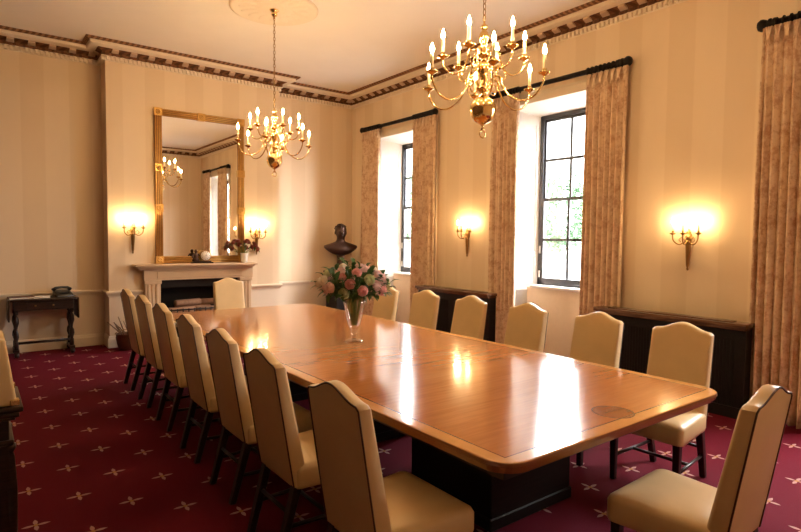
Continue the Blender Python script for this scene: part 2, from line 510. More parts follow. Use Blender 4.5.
for p, d, nn in along(LOOP, True, 0, .215):
    q = [p-d*.045+nn*.02, p+d*.045+nn*.02, p+d*.038+nn*.11, p-d*.038+nn*.11]
    lo = [(q[0].x, q[0].y, 4.068), (q[1].x, q[1].y, 4.068), (q[2].x, q[2].y, 4.098), (q[3].x, q[3].y, 4.098)]
    s.hexa(lo, [(v.x, v.y, 4.122) for v in q])
s.build('modillion_course', M['block'], cornice)
s = Shape()
for p, d, nn in along(LOOP, True, 0, .107):
    q = [p-d*.034+nn*.03, p+d*.034+nn*.03, p+d*.034+nn*.066, p-d*.034+nn*.066]
    s.hexa([(v.x, v.y, 4.034) for v in q], [(v.x, v.y, 4.066) for v in q])
s.build('bronzed_bead_course', M['frieze'], cornice)
s = Shape()
for p, d, nn in along(LOOP, True, 0, .055):
    q = [p-d*.015+nn*.0, p+d*.015+nn*.0, p+d*.015+nn*.045, p-d*.015+nn*.045]
    s.hexa([(v.x, v.y, 3.985) for v in q], [(v.x, v.y, 4.030) for v in q])
s.build('dentil_course', M['plaster'], cornice)

RAIL = [(0, .715), (.012, .718), (.016, .735), (.03, .755), (.042, .775), (.042, .79), (.03, .80), (0, .80)]
SKIRT = [(0, 0), (.024, 0), (.024, .12), (.018, .135), (.012, .16), (0, .165)]
FP0, FP1 = 1.93, 3.56
n_trim = 2
for path in ([(XR, YB), (BX1, YB), (BX1, YC), (FP1, YC)], [(FP0, YC), (BX0, YC), (BX0, YB), (XL, YB), (XL, YF), (XR, YF)]):
    s = Shape(); sweep(s, path, RAIL, False); structure(s.build('trim_%d' % n_trim, M['trimcream'])); n_trim += 1
for nm, path in (('baseboard_back', [(XR, YB), (BX1, YB), (BX1, YC), (FP1, YC)]), ('baseboard_left', [(FP0, YC), (BX0, YC), (BX0, YB), (XL, YB), (XL, YF)]), ('baseboard_front', [(XL, YF), (XR, YF)])):
    s = Shape(); sweep(s, path, SKIRT, False); structure(s.build(nm, M['trimcream']))

# plaster ceiling roses
for cy, lab in ((6.1, 'far'), (2.75, 'near')):
    s = Shape()
    s.lathe([(.5, 0), (.5, -.012), (.47, -.024), (.43, -.018), (.40, -.012), (.2, -.014), (.17, -.028), (.13, -.022), (.06, -.02), (0, -.02)], (2.8, cy, ZC), 40)
    for k in range(16):
        a = 2*PI*k/16
        rot = Matrix.Rotation(a, 3, 'Z')
        s.ell((2.8+.30*math.cos(a), cy+.30*math.sin(a), ZC-.011), (.11, .05, .007), 8, 6, rot)
    structure(s.build('trim_%d' % n_trim, M['plaster'])); n_trim += 1

# ------------------------------------------------------------------ boardroom table
TX0, TX1, TY0, TY1, TZ = 1.525, 3.331, 1.349, 6.23, .76
def round_rect(x0, x1, y0, y1, r, seg=8):
    pts = []
    for cx, cy, a0 in ((x1-r, y1-r, 0), (x0+r, y1-r, 90), (x0+r, y0+r, 180), (x1-r, y0+r, 270)):
        for k in range(seg+1):
            a = R(a0+90*k/seg); pts.append((cx+r*math.cos(a), cy+r*math.sin(a)))
    return pts
table = thing('boardroom_table', 'long polished wooden boardroom table with pale banded edge, in mid room', 'table', (0, 0, 0))
s = Shape(); rs = []
for ins, z in ((.03, .706), (.016, .71), (.014, .722), (.006, .725), (.004, .738), (0, .741), (0, .754), (.003, .7585), (.008, .76)):
    rs.append([(x, y, z) for x, y in round_rect(TX0+ins, TX1-ins, TY0+ins, TY1-ins, .13-ins*.5)])
s.rings(rs, smooth=False)
s.build('tabletop', M['table'], table)
s = Shape(); s.box(TX0+.12, TX1-.12, TY0+.12, TY1-.12, .64, .702); s.build('apron', M['dark'], table)
for y0, y1 in ((2.05, 2.75), (3.5, 4.1), (4.85, 5.55)):
    s = Shape(); s.box(2.20, 2.90, y0, y1, .06, .642); s.box(2.19, 2.91, y0-.01, y1+.01, 0, .07); s.box(2.17, 2.93, y0-.03, y1+.03, .6, .642)
    ped = s.build('pedestal', M['black'], table, bevel=(.006, 1))

# ------------------------------------------------------------------ chairs
def make_chair():
    t = thing('dining_chair', 'x', 'chair')
    # seat: domed upholstered pad, wider at the front
    def outline(ins, n=7):
        hw0, hw1, y0, y1 = .215-ins, .248-ins, -.225+ins, .24-ins
        pts = []
        cr = .034
        cs = [((hw1-cr), y1-cr, 0), (-(hw1-cr), y1-cr, 90), (-(hw0-cr), y0+cr, 180), ((hw0-cr), y0+cr, 270)]
        for cx, cy, a0 in cs:
            for k in range(n):
                a = R(a0+90*k/(n-1)); pts.append((cx+cr*math.cos(a), cy+cr*math.sin(a)))
        return pts
    s = Shape()
    rs = [[(x, y, z) for x, y in outline(i)] for i, z in ((.02, .345), (.004, .35), (0, .37), (0, .44), (.008, .458), (.03, .472), (.07, .481), (.12, .486), (.17, .487))]
    s.rings(rs); s.build('seat', M['leather'], t)
    # back: serpentine top, slightly raked
    def top(u):                              # u in -1..1
        a = abs(u)
        if a > .86: return .978+.004*(1-a)/.14-(.012*((a-.91)/.09)**2 if a > .91 else 0)
        k = 1-a/.86
        return .982+.05*(k*k*(3-2*k))
    W0, W1 = .205, .198
    def edge_pts():
        pts = [(-W0, .36), (W0, .36)]
        pts += [(W0+(W1-W0)*q/4, .36+(top(1)-.36)*q/4) for q in range(1, 4)]
        pts += [(W1*(1-2*k/24), top(1-2*k/24)) for k in range(25)]
        pts += [(-W0-(W1-W0)*q/4, .36+(top(1)-.36)*q/4) for q in (3, 2, 1)]
        return pts
    def rake(z): return -.185-(z-.36)*.16
    EP = edge_pts()
    TH = .085
    def ring(ins, f):
        out = []
        for x, z in EP:
            zz = z-ins if z > .5 else z
            if z <= .361: zz = z+ins*.5
            xx = x*(1-ins/.2)
            th = TH*(1.0-.25*max(0, (z-.5)/.5))
            out.append((xx, rake(z)-.045+f*th, zz))
        return out
    s = Shape()
    s.rings([ring(.012, 0), ring(.003, .03), ring(0, .12), ring(0, .70), ring(.005, .86), ring(.013, .95), ring(.03, 1.0)], smooth=True)
    back = s.build('backrest', M['leather'], t)
    me = back.data
    me.set_sharp_from_angle(angle=R(38))
    s = Shape()
    pp = [(x, y-.002, z) for x, y, z in ring(.004, .02)][1:] + [(x, y-.002, z) for x, y, z in ring(.004, .02)][:1]
    s.tube(pp, .0042, 6); s.build('piping', M['piping'], back)
    # legs
    def leg(x0, y0, x1, y1, z1, w0, w1, nm):
        q = Shape(); a, b = w0/2, w1/2
        q.hexa([(x0-a, y0-a, 0), (x0+a, y0-a, 0), (x0+a, y0+a, 0), (x0-a, y0+a, 0)], [(x1-b, y1-b, z1), (x1+b, y1-b, z1), (x1+b, y1+b, z1), (x1-b, y1+b, z1)])
        return q.build('leg', M['dark'], t, bevel=(.003, 1))
    for sg in (-1, 1):
        leg(sg*.205, .20, sg*.205, .20, .37, .034, .044, 'leg')
        leg(sg*.17, -.30, sg*.175, -.20, .37, .036, .046, 'leg')
    for sg in (-1, 1):
        q = Shape(); q.tube([(sg*.205, .20, .16), (sg*.173, -.257, .16)], .011, 6); q.build('stretcher', M['dark'], t)
    q = Shape(); q.tube([(-.19, -.02, .16), (.19, -.02, .16)], .011, 6); q.build('stretcher', M['dark'], t)
    q = Shape(); q.tube([(-.17, -.24, .22), (.17, -.24, .22)], .011, 6); q.build('stretcher', M['dark'], t)
    return t
ORD = ['first', 'second', 'third', 'fourth', 'fifth', 'sixth', 'seventh']
chair = make_chair()
LEFT = [(1.425, 1.875, 0), (1.455, 2.65, 0), (1.49, 3.36, 0), (1.51, 4.09, 0), (1.53, 4.87, 0), (1.55, 5.62, 0), (1.56, 6.33, 0)]
RIGHT = [(3.58, 1.85, 3), (3.57, 2.51, 0), (3.57, 3.21, 0), (3.58, 3.93, 0), (3.58, 4.62, 0), (3.57, 5.32, 0)]
first = True
for i, (x, y, a) in enumerate(LEFT):
    c = chair if first else copy_tree(chair); first = False
    relabel(c, 'tan leather chair facing the windows, %s from the camera end of its row' % ORD[i], (x, y, 0), R(-90+a), 'chairs facing the windows')
for i, (x, y, a) in enumerate(RIGHT):
    relabel(copy_tree(chair), 'tan leather chair with its back to the windows, %s from the camera end' % ORD[i], (x, y, 0), R(90+a), 'chairs with backs to the windows')
relabel(copy_tree(chair), 'tan leather chair pulled up to the near end of the table', (2.47, 1.15, 0), R(2), 'chairs at the table ends')
relabel(copy_tree(chair), 'tan leather chair at the far end of the table before the fireplace', (2.70, 7.04, 0), R(180), 'chairs at the table ends')

# ------------------------------------------------------------------ fireplace
fp = thing('fireplace', 'stone fireplace surround with mantel shelf below the gilt mirror', 'fireplace', (0, 0, 0))
s = Shape()
y1 = YC
s.box(1.79, 3.58, YC-.24, y1, 1.14, 1.172); s.box(1.83, 3.55, YC-.20, y1, 1.115, 1.14); s.box(1.86, 3.53, YC-.165, y1, 1.09, 1.115)
s.build('mantel_shelf', M['stone'], fp, bevel=(.005, 2))
s = Shape(); s.box(1.92, 3.55, YC-.12, y1, OPZ, 1.09); s.box(2.10, 3.38, YC-.128, YC-.11, .965, 1.06)
s.build('frieze_panel', M['stone'], fp, bevel=(.004, 1))
for x0, x1 in ((1.94, OP0), (OP1, 3.53)):
    s = Shape(); s.box(x0, x1, YC-.10, y1, .14, OPZ); s.box(x0-.015, x1+.015, YC-.125, y1, 0, .14)
    w = (x1-x0)
    for k in (.16, .42, .68): s.box(x0+w*k, x0+w*(k+.16), YC-.115, YC-.09, .18, OPZ-.06)
    s.box(x0-.01, x1+.01, YC-.125, y1, OPZ-.05, OPZ)
    s.build('jamb', M['stone'], fp, bevel=(.004, 1))
s = Shape()
s.box(OP0, OP1, YB-.03, YB-.005, 0, OPZ); s.box(OP0, OP0+.02, YC, YB-.02, 0, OPZ); s.box(OP1-.02, OP1, YC, YB-.02, 0, OPZ)
s.box(OP0, OP1, YC, YB-.02, OPZ-.02, OPZ); s.box(OP0, OP1, YC-.1, YB-.02, 0, .03)
s.build('firebox', M['soot'], fp)
s = Shape(); s.box(OP0+.004, OP1-.004, YC-.04, YC-.02, .82, OPZ-.01); s.build('smoke_hood', M['soot'], fp)
gr = thing('fire_grate', 'black iron fire grate standing in the hearth', 'grate', (2.74, YC+.12, .03))
s = Shape()
for k in range(11): s.tube([(-.42+.084*k, -.13, .02), (-.42+.084*k, -.14, .46)], .008, 6)
for z in (.12, .44): s.tube([(-.44, -.135, z), (.44, -.135, z)], .010, 6)
s.build('front_bars', M['soot'], gr)
s = Shape(); s.box(-.44, .44, -.13, .13, .32, .34); s.build('tray', M['soot'], gr)
for sg in (-1, 1):
    s = Shape(); s.box(sg*.43-.015, sg*.43+.015, -.13, .13, 0, .45); s.build('grate_side', M['soot'], gr)
logs = [(-.22, -.03, .315, 8, .062, .40), (.20, -.04, .31, -6, .058, .42), (-.02, .06, .34, 3, .07, .5), (-.12, .0, .43, 14, .055, .42), (.2, .03, .425, -9, .052, .4)]
for i, (x, y, z, a, r_, L) in enumerate(logs):
    s = Shape(); s.lathe([(r_*.9, -L/2), (r_, -L/2+.01), (r_*.95, 0), (r_, L/2-.01), (r_*.88, L/2)], seg=9, axis='x')
    o = s.build('fire_log', M['log'])
    o.location = (2.72+x, YC+.12+y, .13+z); o.rotation_euler = (0, 0, R(a))
    tag(o, ['left lower', 'right lower', 'middle lower', 'left upper', 'right upper'][i]+' log lying in the iron fire grate', 'log', 'logs in the grate')

# ------------------------------------------------------------------ mirror
mr = thing('wall_mirror', 'tall gilt framed mirror above the mantel shelf', 'mirror', (0, 0, 0))
MX0, MX1, MZ0, MZ1 = 2.106, 3.44, 1.18, 3.42
s = Shape()
FR = .10
def bar(x0, x1, z0, z1, vertical):
    s.cur = 0; s.box(x0, x1, YC-.045, YC-.002, z0, z1); s.cur = 1
    for k in range(4):
        t = (k+.5)/4
        if vertical:
            xx = x0+(x1-x0)*t; s.tube([(xx, YC-.045, z0), (xx, YC-.045, z1)], .0085, 6)
        else:
            zz = z0+(z1-z0)*t; s.tube([(x0, YC-.045, zz), (x1, YC-.045, zz)], .0085, 6)
bar(MX0, MX0+FR, MZ0, MZ1, True); bar(MX1-FR, MX1, MZ0, MZ1, True)
bar(MX0+FR, MX1-FR, MZ1-FR, MZ1, False); bar(MX0+FR, MX1-FR, MZ0, MZ0+FR, False)
s.build('frame', [M['giltdark'], M['gilt']], mr)
Shape().box(MX0+FR-.005, MX1-FR+.005, YC-.028, YC-.006, MZ0+FR-.005, MZ1-FR+.005).build('mirror_glass', M['mirror'], mr)
xm, h = (MX0+MX1)/2, FR/2
zs = [MZ0+h, MZ0+(MZ1-MZ0)*.36, MZ0+(MZ1-MZ0)*.62, MZ1-h]
for x, z in [(MX0+h, q) for q in zs]+[(MX1-h, q) for q in zs]+[(xm, zs[-1]), (xm, zs[0])]:
    s = Shape(); s.box(x-.055, x+.055, YC-.066, YC-.02, z-.055, z+.055)
    for k in range(8):
        a = 2*PI*k/8; s.ell((x+.025*math.cos(a), YC-.066, z+.025*math.sin(a)), (.014, .008, .014), 6, 4)
    s.ell((x, YC-.068, z), (.013, .01, .013), 8, 6)
    s.build('rosette', M['gilt'], mr)

# ------------------------------------------------------------------ chandeliers
def arm_curve(p, n=5):
    """Catmull-Rom through (r,z) control points"""
    out = []; P = [p[0]]+list(p)+[p[-1]]
    for i in range(1, len(P)-2):
        for k in range(n):
            t = k/n; a, b, c, d = P[i-1], P[i], P[i+1], P[i+2]
            out.append(tuple(.5*(2*b[j]+(c[j]-a[j])*t+(2*a[j]-5*b[j]+4*c[j]-d[j])*t*t+(3*b[j]-a[j]-3*c[j]+d[j])*t**3) for j in range(len(b))))
    out.append(tuple(p[-1])); return out
def candle_on(parent, x, y, z, bulb, metal, ch=.10, k=1.0):
    s = Shape(); s.lathe([(.004, -.02), (.012*k, -.012), (.036*k, 0), (.042*k, .008), (.040*k, .010), (.014*k, .006), (.016*k, .03), (.012*k, .032)], (x, y, z), 14)
    pan = s.build('drip_pan', metal, parent)
    s = Shape(); s.lathe([(.0115*k, .02), (.0115*k, .02+ch), (.0065, .024+ch)], (x, y, z), 10); s.build('candle_sleeve', M['candle'], parent)
    s = Shape(); q = z+.022+ch
    s.lathe([(.006, 0), (.0125, .012), (.0135, .022), (.009, .04), (.002, .062)], (x, y, q), 8); s.build('bulb', bulb, parent)
def make_chandelier():
    t = thing('chandelier', 'x', 'chandelier')
    B = M['brass']
    s = Shape()      # local z = 0 at the bottom ring
    s.tube([(.026*math.cos(2*PI*k/16), 0, .028+.026*math.sin(2*PI*k/16)) for k in range(16)], .005, 6, closed=True)
    s.build('pull_ring', B, t)
    s = Shape()
    s.lathe([(.004, .05), (.014, .058), (.010, .07), (.006, .078), (.014, .09), (.03, .098), (.06, .115), (.08, .145), (.089, .185), (.084, .225), (.066, .258), (.045, .275), (.03, .283)], (0, 0, 0), 28, flute=.02, flutes=14)
    s.build('globe', B, t)
    s = Shape()
    s.lathe([(.03, .278), (.022, .29), (.02, .31), (.045, .32), (.052, .335), (.045, .35), (.02, .36), (.018, .40), (.028, .42), (.045, .45), (.05, .48), (.035, .51), (.018, .525), (.02, .54), (.044, .55), (.048, .562), (.044, .575), (.02, .585), (.016, .62), (.026, .65), (.036, .68), (.028, .71), (.014, .725), (.024, .74), (.024, .755), (.008, .77), (.006, .79)], (0, 0, 0), 16)
    s.build('stem', B, t)
    low = arm_curve([(.03, .335), (.07, .40), (.12, .40), (.135, .345), (.19, .265), (.28, .225), (.36, .25), (.412, .32), (.42, .37)])
    upp = arm_curve([(.03, .562), (.06, .595), (.10, .585), (.115, .525), (.15, .455), (.20, .43), (.25, .45), (.275, .495), (.28, .53)])
    low2 = arm_curve([(.04, .33), (.09, .30), (.115, .335), (.10, .375), (.08, .36)])
    for tier, (cur, a0, Rr, zz) in enumerate(((low, 0, .42, .38), (upp, 2, .28, .54))):
        for k in range(6):
            a = R(a0-37.35+60*k+(30 if tier == 0 else 0)); ca, sa = math.cos(a), math.sin(a)
            s = Shape(); s.tube([(r_*ca, r_*sa, z) for r_, z in cur], .0065 if tier == 0 else .0055, 7)
            if tier == 0: s.tube([(r_*ca, r_*sa, z) for r_, z in low2], .004, 6)
            arm = s.build('arm', B, t)
            candle_on(arm, Rr*ca, Rr*sa, zz, M['bulb'], B, .105)
    # scrolled reflector arms between the tiers
    orn = arm_curve([(.04, .45), (.09, .49), (.14, .46), (.15, .41), (.12, .39), (.105, .415)])
    for k in range(6):
        a = R(23+60*k); s = Shape(); s.tube([(r_*math.cos(a), r_*math.sin(a), z) for r_, z in orn], .004, 6); s.build('scroll', B, t)
    # chain up to the ceiling
    ztop = ZC-2.285
    s = Shape(); z = .79; k = 0
    while z < ztop-.10:
        pts = []
        for j in range(10):
            q = 2*PI*j/10; u, w = .011*math.cos(q), .024*math.sin(q)
            pts.append((u, 0, z+.02+w) if k % 2 == 0 else (0, u, z+.02+w))
        s.tube(pts, .0032, 5, closed=True); z += .038; k += 1
    s.build('chain', M['oldbrass'], t)
    s = Shape(); s.lathe([(.006, -.12), (.012, -.10), (.03, -.085), (.036, -.07), (.03, -.05), (.05, -.03), (.055, -.018), (.05, -.012)], (0, 0, ztop), 18)
    s.build('ceiling_cup', B, t)
    return t
ch = make_chandelier()
relabel(ch, 'brass twelve candle chandelier hanging in front of the windows, nearer the camera', (2.8, 2.755, 2.285), 0, 'brass chandeliers')
relabel(copy_tree(ch), 'brass twelve candle chandelier hanging nearer the gilt mirror and fireplace', (2.8, 6.1, 2.285), 0, 'brass chandeliers')

# ------------------------------------------------------------------ sconces
def make_sconce():
    t = thing('wall_sconce', 'x', 'wall light')     # local: wall plane y = 0, room towards -y, z = 0 at the arms
    B = M['oldbrass']
    s = Shape()
    s.lathe([(.004, -.33), (.012, -.32), (.008, -.30), (.016, -.28), (.030, -.02), (.036, 0), (.03, .02), (.018, .03), (.024, .045), (.01, .07), (.003, .09)], (0, -.03, 0), 12)
    s.box(-.02, .02, -.03, -.001, -.06, .03)
    s.build('backplate', B, t)
    for px, py, ph in ((-.125, -.10, 0), (0, -.15, 0), (.125, -.10, 0)):
        c = arm_curve([(0.0, -.045, -.02), (px*.25, -.05+py*.2, -.055), (px*.6, py*.7-.01, -.07), (px*.95, py, -.03), (px, py, .03)])
        s = Shape(); s.tube(c, .007, 7)
        s.tube(arm_curve([(px*.2, -.045+py*.2, -.03), (px*.45, py*.5, .0), (px*.62, py*.65, -.025), (px*.5, py*.55, -.045)]), .004, 6)
        arm = s.build('arm', B, t)
        candle_on(arm, px, py, .035, M['bulb2'], B, .075, .75)
    return t
sc = make_sconce()
relabel(sc, 'brass three candle wall light at the near side of the mirror over the stone mantel', (1.80, YC, 1.655), 0, 'brass wall lights')
sc['label'] = 'brass three candle wall light by the mirror on the side of the telephone table'
relabel(copy_tree(sc), 'brass three candle wall light by the mirror above the mantel flowers', (3.65, YC, 1.62), 0, 'brass wall lights')
relabel(copy_tree(sc), 'brass three candle wall light between the two curtained windows', (XR, 5.85, 1.655), R(-90), 'brass wall lights')
relabel(copy_tree(sc), 'brass three candle wall light above the radiator cover nearest the camera', (XR, 2.70, 1.625), R(-90), 'brass wall lights')

# ------------------------------------------------------------------ rods and curtains
XROD, ZROD = XR-.10, 3.50
def make_rod(y0, y1, stacks, label):
    t = thing('curtain_rod', label, 'curtain rod', (XROD, (y0+y1)/2, ZROD), 0, 'dark curtain rods')
    h = (y1-y0)/2
    s = Shape(); s.tube([(0, -h+.08, 0), (0, h-.08, 0)], .029, 12); s.build('pole', M['black'], t)
    for sg in (-1, 1):
        s = Shape()
        pr = [(.029, -.10), (.044, -.085), (.044, -.07), (.03, -.06), (.046, -.05), (.046, -.035), (.026, -.03), (.042, -.012), (.053, .012), (.053, .03), (.04, .052), (.005, .066)]
        s.lathe([(a, sg*(b-.066)) for a, b in pr], (0, sg*h, 0), 16, axis='y'); s.build('finial', M['black'], t)
        s = Shape(); yy = sg*(h-.16); s.box(-.01, .099, yy-.012, yy+.012, -.045, -.022); s.box(.085, .0995, yy-.025, yy+.025, -.09, .04)
        s.build('bracket', M['black'], t)
    for a, b in stacks:
        n = 10
        for k in range(n):
            yy = a+(b-a)*(k+.5)/n-(y0+y1)/2
            s = Shape(); s.tube([(.041*math.cos(2*PI*j/12), yy, .041*math.sin(2*PI*j/12)-.006) for j in range(12)], .0095, 6, closed=True)
            s.build('ring', M['black'], t)
def make_curtain(y0, y1, label, seed, xo=0.0, folds=7):
    rnd = random.Random(seed)
    ny, nz = folds*14, 26
    zt, zb = ZROD-.045, .015
    ph = [rnd.uniform(-.5, .5) for _ in range(folds+2)]
    rs = []
    for i in range(nz+1):
        v = i/nz; z = zt+(zb-zt)*v
        row = []
        for j in range(ny+1):
            u = j/ny
            w = u*folds*2*PI
            k = min(int(u*folds), folds)
            env = .4+.6*min(1, v*6)
            amp = (.040+.010*math.sin(ph[k]*3+k))*env*(1+.1*v)
            x = -amp*math.sin(w+.5*math.sin(v*2+ph[k]))-.008*math.sin(w*.5+seed+v*1.5)
            y = y0+(y1-y0)*(u+.010*math.sin(w*2+ph[k]))+.012*math.sin(v*3+seed)*(u-.5)
            row.append((x+xo, y-(y0+y1)/2, z))
        rs.append(row)
    s = Shape(); s.rings(rs, closed_u=False, cap0=False, cap1=False)
    o = s.build('curtain', M['toile'])
    md = o.modifiers.new('thickness', 'SOLIDIFY'); md.thickness = .006
    o.location = (XROD, (y0+y1)/2, 0)
    tag(o, label, 'curtain', 'toile curtains')
    s = Shape()                                   # pinch pleats at the heading
    for k in range(folds):
        yy = y0+(y1-y0)*(k+.25)/folds-(y0+y1)/2
        for d in (-.014, 0, .014):
            s.tube([(xo-.03, yy+d*1.5, zt-.005), (xo-.04, yy+d*.4, zt-.09), (xo-.042, yy+d*1.4, zt-.16)], [.011, .009, .004], 6)
    s.build('pleat_heading', M['toile'], o)
CUR = [((8.50, 7.95), (7.05, 6.49), 8.55, 6.47), ((5.33, 4.86), (3.88, 3.36), 5.38, 3.325), ((2.06, 1.50), (.62, .08), 2.135, .02)]
names = ['window nearest the bust', 'middle window', 'window nearest the camera']
for i, (fa, ne, r1, r0) in enumerate(CUR):
    make_rod(r0, r1, ((fa[1], fa[0]), (ne[1], ne[0])), 'dark wooden curtain rod with ball finials over the '+names[i])
    make_curtain(fa[1], fa[0], 'beige toile curtain on the far side of the '+names[i], 11+i, -.05 if i == 2 else 0, 8 if i == 2 else 7)
    make_curtain(ne[1], ne[0], 'beige toile curtain on the near side of the '+names[i], 21+i)

# ------------------------------------------------------------------ radiator covers
def radiator_cover(y0, y1, label):
    cy, h = (y0+y1)/2, (y1-y0)/2
    t = thing('radiator_cover', label, 'radiator cover', (XR, cy, 0), 0, 'dark radiator covers')
    s = Shape()
    s.box(-.355, -.165, -h-.02, h+.02, .825, .862); s.box(-.335, -.17, -h-.005, h+.005, .80, .825); s.box(-.30, -.19, -h+.12, h-.12, .862, .872)
    s.build('top', M['brownwood'], t, bevel=(.006, 2))
    s = Shape()
    s.box(-.30, -.28, -h, -h+.09, .1, .80); s.box(-.30, -.28, h-.09, h, .1, .80); s.box(-.30, -.28, -h+.09, h-.09, .70, .80); s.box(-.31, -.28, -h-.005, h+.005, 0, .10)
    s.box(-.30, -.28, -.05, .05, .1, .7)
    for sg in (-1, 1): s.box(-.28, -.17, sg*h-(.02 if sg > 0 else 0), sg*h+(0 if sg > 0 else .02), 0, .80)
    s.build('carcass', M['black'], t)
    for a, b in ((-h+.09, -.05), (.05, h-.09)):
        s = Shape(); s.box(-.285, -.275, a, b, .10, .70)
        n = int((b-a)/.03)
        for k in range(n): s.box(-.29, -.284, a+(b-a)*(k+.35)/n, a+(b-a)*(k+.65)/n, .1, .7)
        s.build('grille', M['black'], t)
radiator_cover(2.04, 3.52, 'dark wooden radiator cover nearest the camera, below a wall light')
radiator_cover(5.14, 6.62, 'dark wooden radiator cover between the two far windows')

# ------------------------------------------------------------------ bust on pedestal
px_, py_ = 5.215, 8.60
pd = thing('pedestal', 'black square pedestal in the corner under the bronze bust', 'pedestal', (px_, py_, 0))
s = Shape(); s.box(-.19, .19, -.19, .19, .12, .92); s.build('shaft', M['black'], pd, bevel=(.004, 1))
s = Shape(); s.box(-.23, .23, -.23, .23, 0, .08); s.box(-.2, .2, -.2, .2, .08, .12); s.build('base', M['black'], pd, bevel=(.006, 2))
s = Shape(); s.box(-.205, .205, -.205, .205, .92, .95); s.box(-.225, .225, -.225, .225, .95, .985); s.build('cap', M['black'], pd, bevel=(.006, 2))
s = Shape()
def ering(z, rx, ry, yo=0, seg=24, sq=1.0):
    out = []
    for k in range(seg):
        a = 2*PI*k/seg; ca, sa = math.cos(a), math.sin(a)
        out.append((rx*math.copysign(abs(ca)**sq, ca), yo+ry*math.copysign(abs(sa)**sq, sa), z))
    return out
s.rings([ering(*q) for q in ((.985, .12, .12), (1.03, .12, .12), (1.04, .09, .09), (1.09, .07, .07), (1.21, .068, .066), (1.25, .075, .07), (1.262, .08, .075))])
s.rings([ering(*q) for q in ((1.262, .05, .04, 0), (1.28, .13, .075, -.01), (1.32, .21, .105, -.02), (1.37, .275, .118, -.02), (1.405, .305, .118, -.01), (1.435, .295, .11, .0), (1.46, .235, .10, .008), (1.485, .155, .09, .012), (1.505, .095, .08, .012),
         (1.53, .075, .075, .008), (1.56, .070, .074, .0), (1.585, .072, .082, -.012), (1.60, .078, .098, -.022), (1.625, .088, .112, -.018), (1.66, .096, .122, -.008), (1.70, .102, .128, 0), (1.74, .101, .126, .004), (1.775, .085, .108, .006), (1.80, .055, .07, .008), (1.812, .012, .016, .008))])
# face: nose, brow, eyes, lips, chin, ears, hair
s.ell((0, -.128, 1.66), (.016, .026, .032), 8, 6, Matrix.Rotation(R(-14), 3, 'X'))
s.ell((0, -.112, 1.695), (.060, .02, .012), 10, 6)
for sg in (-1, 1):
    s.ell((sg*.034, -.108, 1.676), (.016, .012, .009), 8, 6)
    s.ell((sg*.10, .005, 1.665), (.012, .026, .036), 8, 6)
    s.ell((sg*.042, -.092, 1.645), (.026, .022, .022), 8, 6)
s.ell((0, -.118, 1.622), (.028, .014, .008), 8, 6); s.ell((0, -.116, 1.612), (.024, .014, .008), 8, 6); s.ell((0, -.108, 1.592), (.028, .018, .016), 8, 6)
rnd = random.Random(3)
for k in range(46):
    a = rnd.uniform(0, 2*PI); e = rnd.uniform(.15, 1.45)
    x, y, z = .102*math.cos(e)*math.cos(a), .128*math.cos(e)*math.sin(a)+.008, 1.705+.105*math.sin(e)
    if y < -.06 and z < 1.755: continue
    s.ell((x, y, z), (.024, .024, .02), 6, 5)
o = s.build('bust_sculpture', M['bronze'])
o.location = (px_, py_, 0); o.rotation_euler = (0, 0, R(-20))
tag(o, 'dark bronze bust of a bare shouldered man on the black corner pedestal', 'sculpture')

# ------------------------------------------------------------------ telephone table in the alcove
tt = thing('drop_leaf_table', 'dark wooden drop leaf side table against the alcove wall', 'side table', (.715, YB-.245, 0))
s = Shape(); s.box(-.37, .37, -.205, .205, .725, .75); s.build('top', M['dark'], tt, bevel=(.005, 2))
for sg in (-1, 1):
    s = Shape(); x = sg*.375; s.box(min(x, x+sg*.02), max(x, x+sg*.02), -.20, .20, .47, .745); s.build('drop_leaf', M['dark'], tt, bevel=(.004, 1))
s = Shape(); s.box(-.33, .33, -.17, .17, .60, .725); s.build('frieze_box', M['dark'], tt)
s = Shape(); s.box(-.2, .2, -.178, -.168, .62, .705); dr = s.build('drawer', M['dark'], tt, bevel=(.003, 1))
for x in (-.1, .1):
    s = Shape(); s.ell((x, -.185, .662), (.012, .012, .012), 8, 6); s.build('knob', M['oldbrass'], dr)
for sg in (-1, 1):
    s = Shape(); x = sg*.31
    for yy in (-.12, .12):
        s.lathe([(.026, .60), (.026, .55), (.014, .54), (.03, .50), (.034, .44), (.018, .38), (.014, .34), (.028, .31), (.032, .26), (.016, .20), (.024, .18), (.024, .08)], (x, yy, 0), 12)
    s.box(x-.028, x+.028, -.19, .19, .06, .10); s.ell((x, -.18, .035), (.03, .035, .035), 8, 6); s.ell((x, .18, .035), (.03, .035, .035), 8, 6)
    s.build('trestle_leg', M['dark'], tt)
s = Shape(); s.tube([(-.31, 0, .16), (.31, 0, .16)], .017, 8); s.build('stretcher', M['dark'], tt)
ph = thing('telephone', 'black desk telephone on the alcove side table', 'telephone', (.945, YB-.25, .75), R(12))
s = Shape(); s.hexa([(-.10, -.11, 0), (.10, -.11, 0), (.10, .11, 0), (-.10, .11, 0)], [(-.095, -.10, .035), (.095, -.10, .035), (.095, .10, .09), (-.095, .10, .09)]); s.build('base', M['phone'], ph, bevel=(.008, 2))
s = Shape(); s.tube([(-.11, .05, .085), (-.07, .05, .115), (0, .05, .122), (.07, .05, .115), (.11, .05, .085)], [.026, .02, .016, .02, .026], 10); s.build('handset', M['phone'], ph)
s = Shape(); s.box(-.05, .05, -.07, .0, .055, .062)
s.build('keypad', M['phone'], ph)
s = Shape(); s.tube([(-.10+.008*math.cos(k), -.02-.10*k/60+.006*math.sin(k), .03-.02*min(1, k/20)) for k in range(0, 60)], .003, 5); s.build('cord', M['phone'], ph)
bk = thing('book', 'thin dark red book lying on the alcove side table', 'book', (.47, YB-.26, .75), R(4))
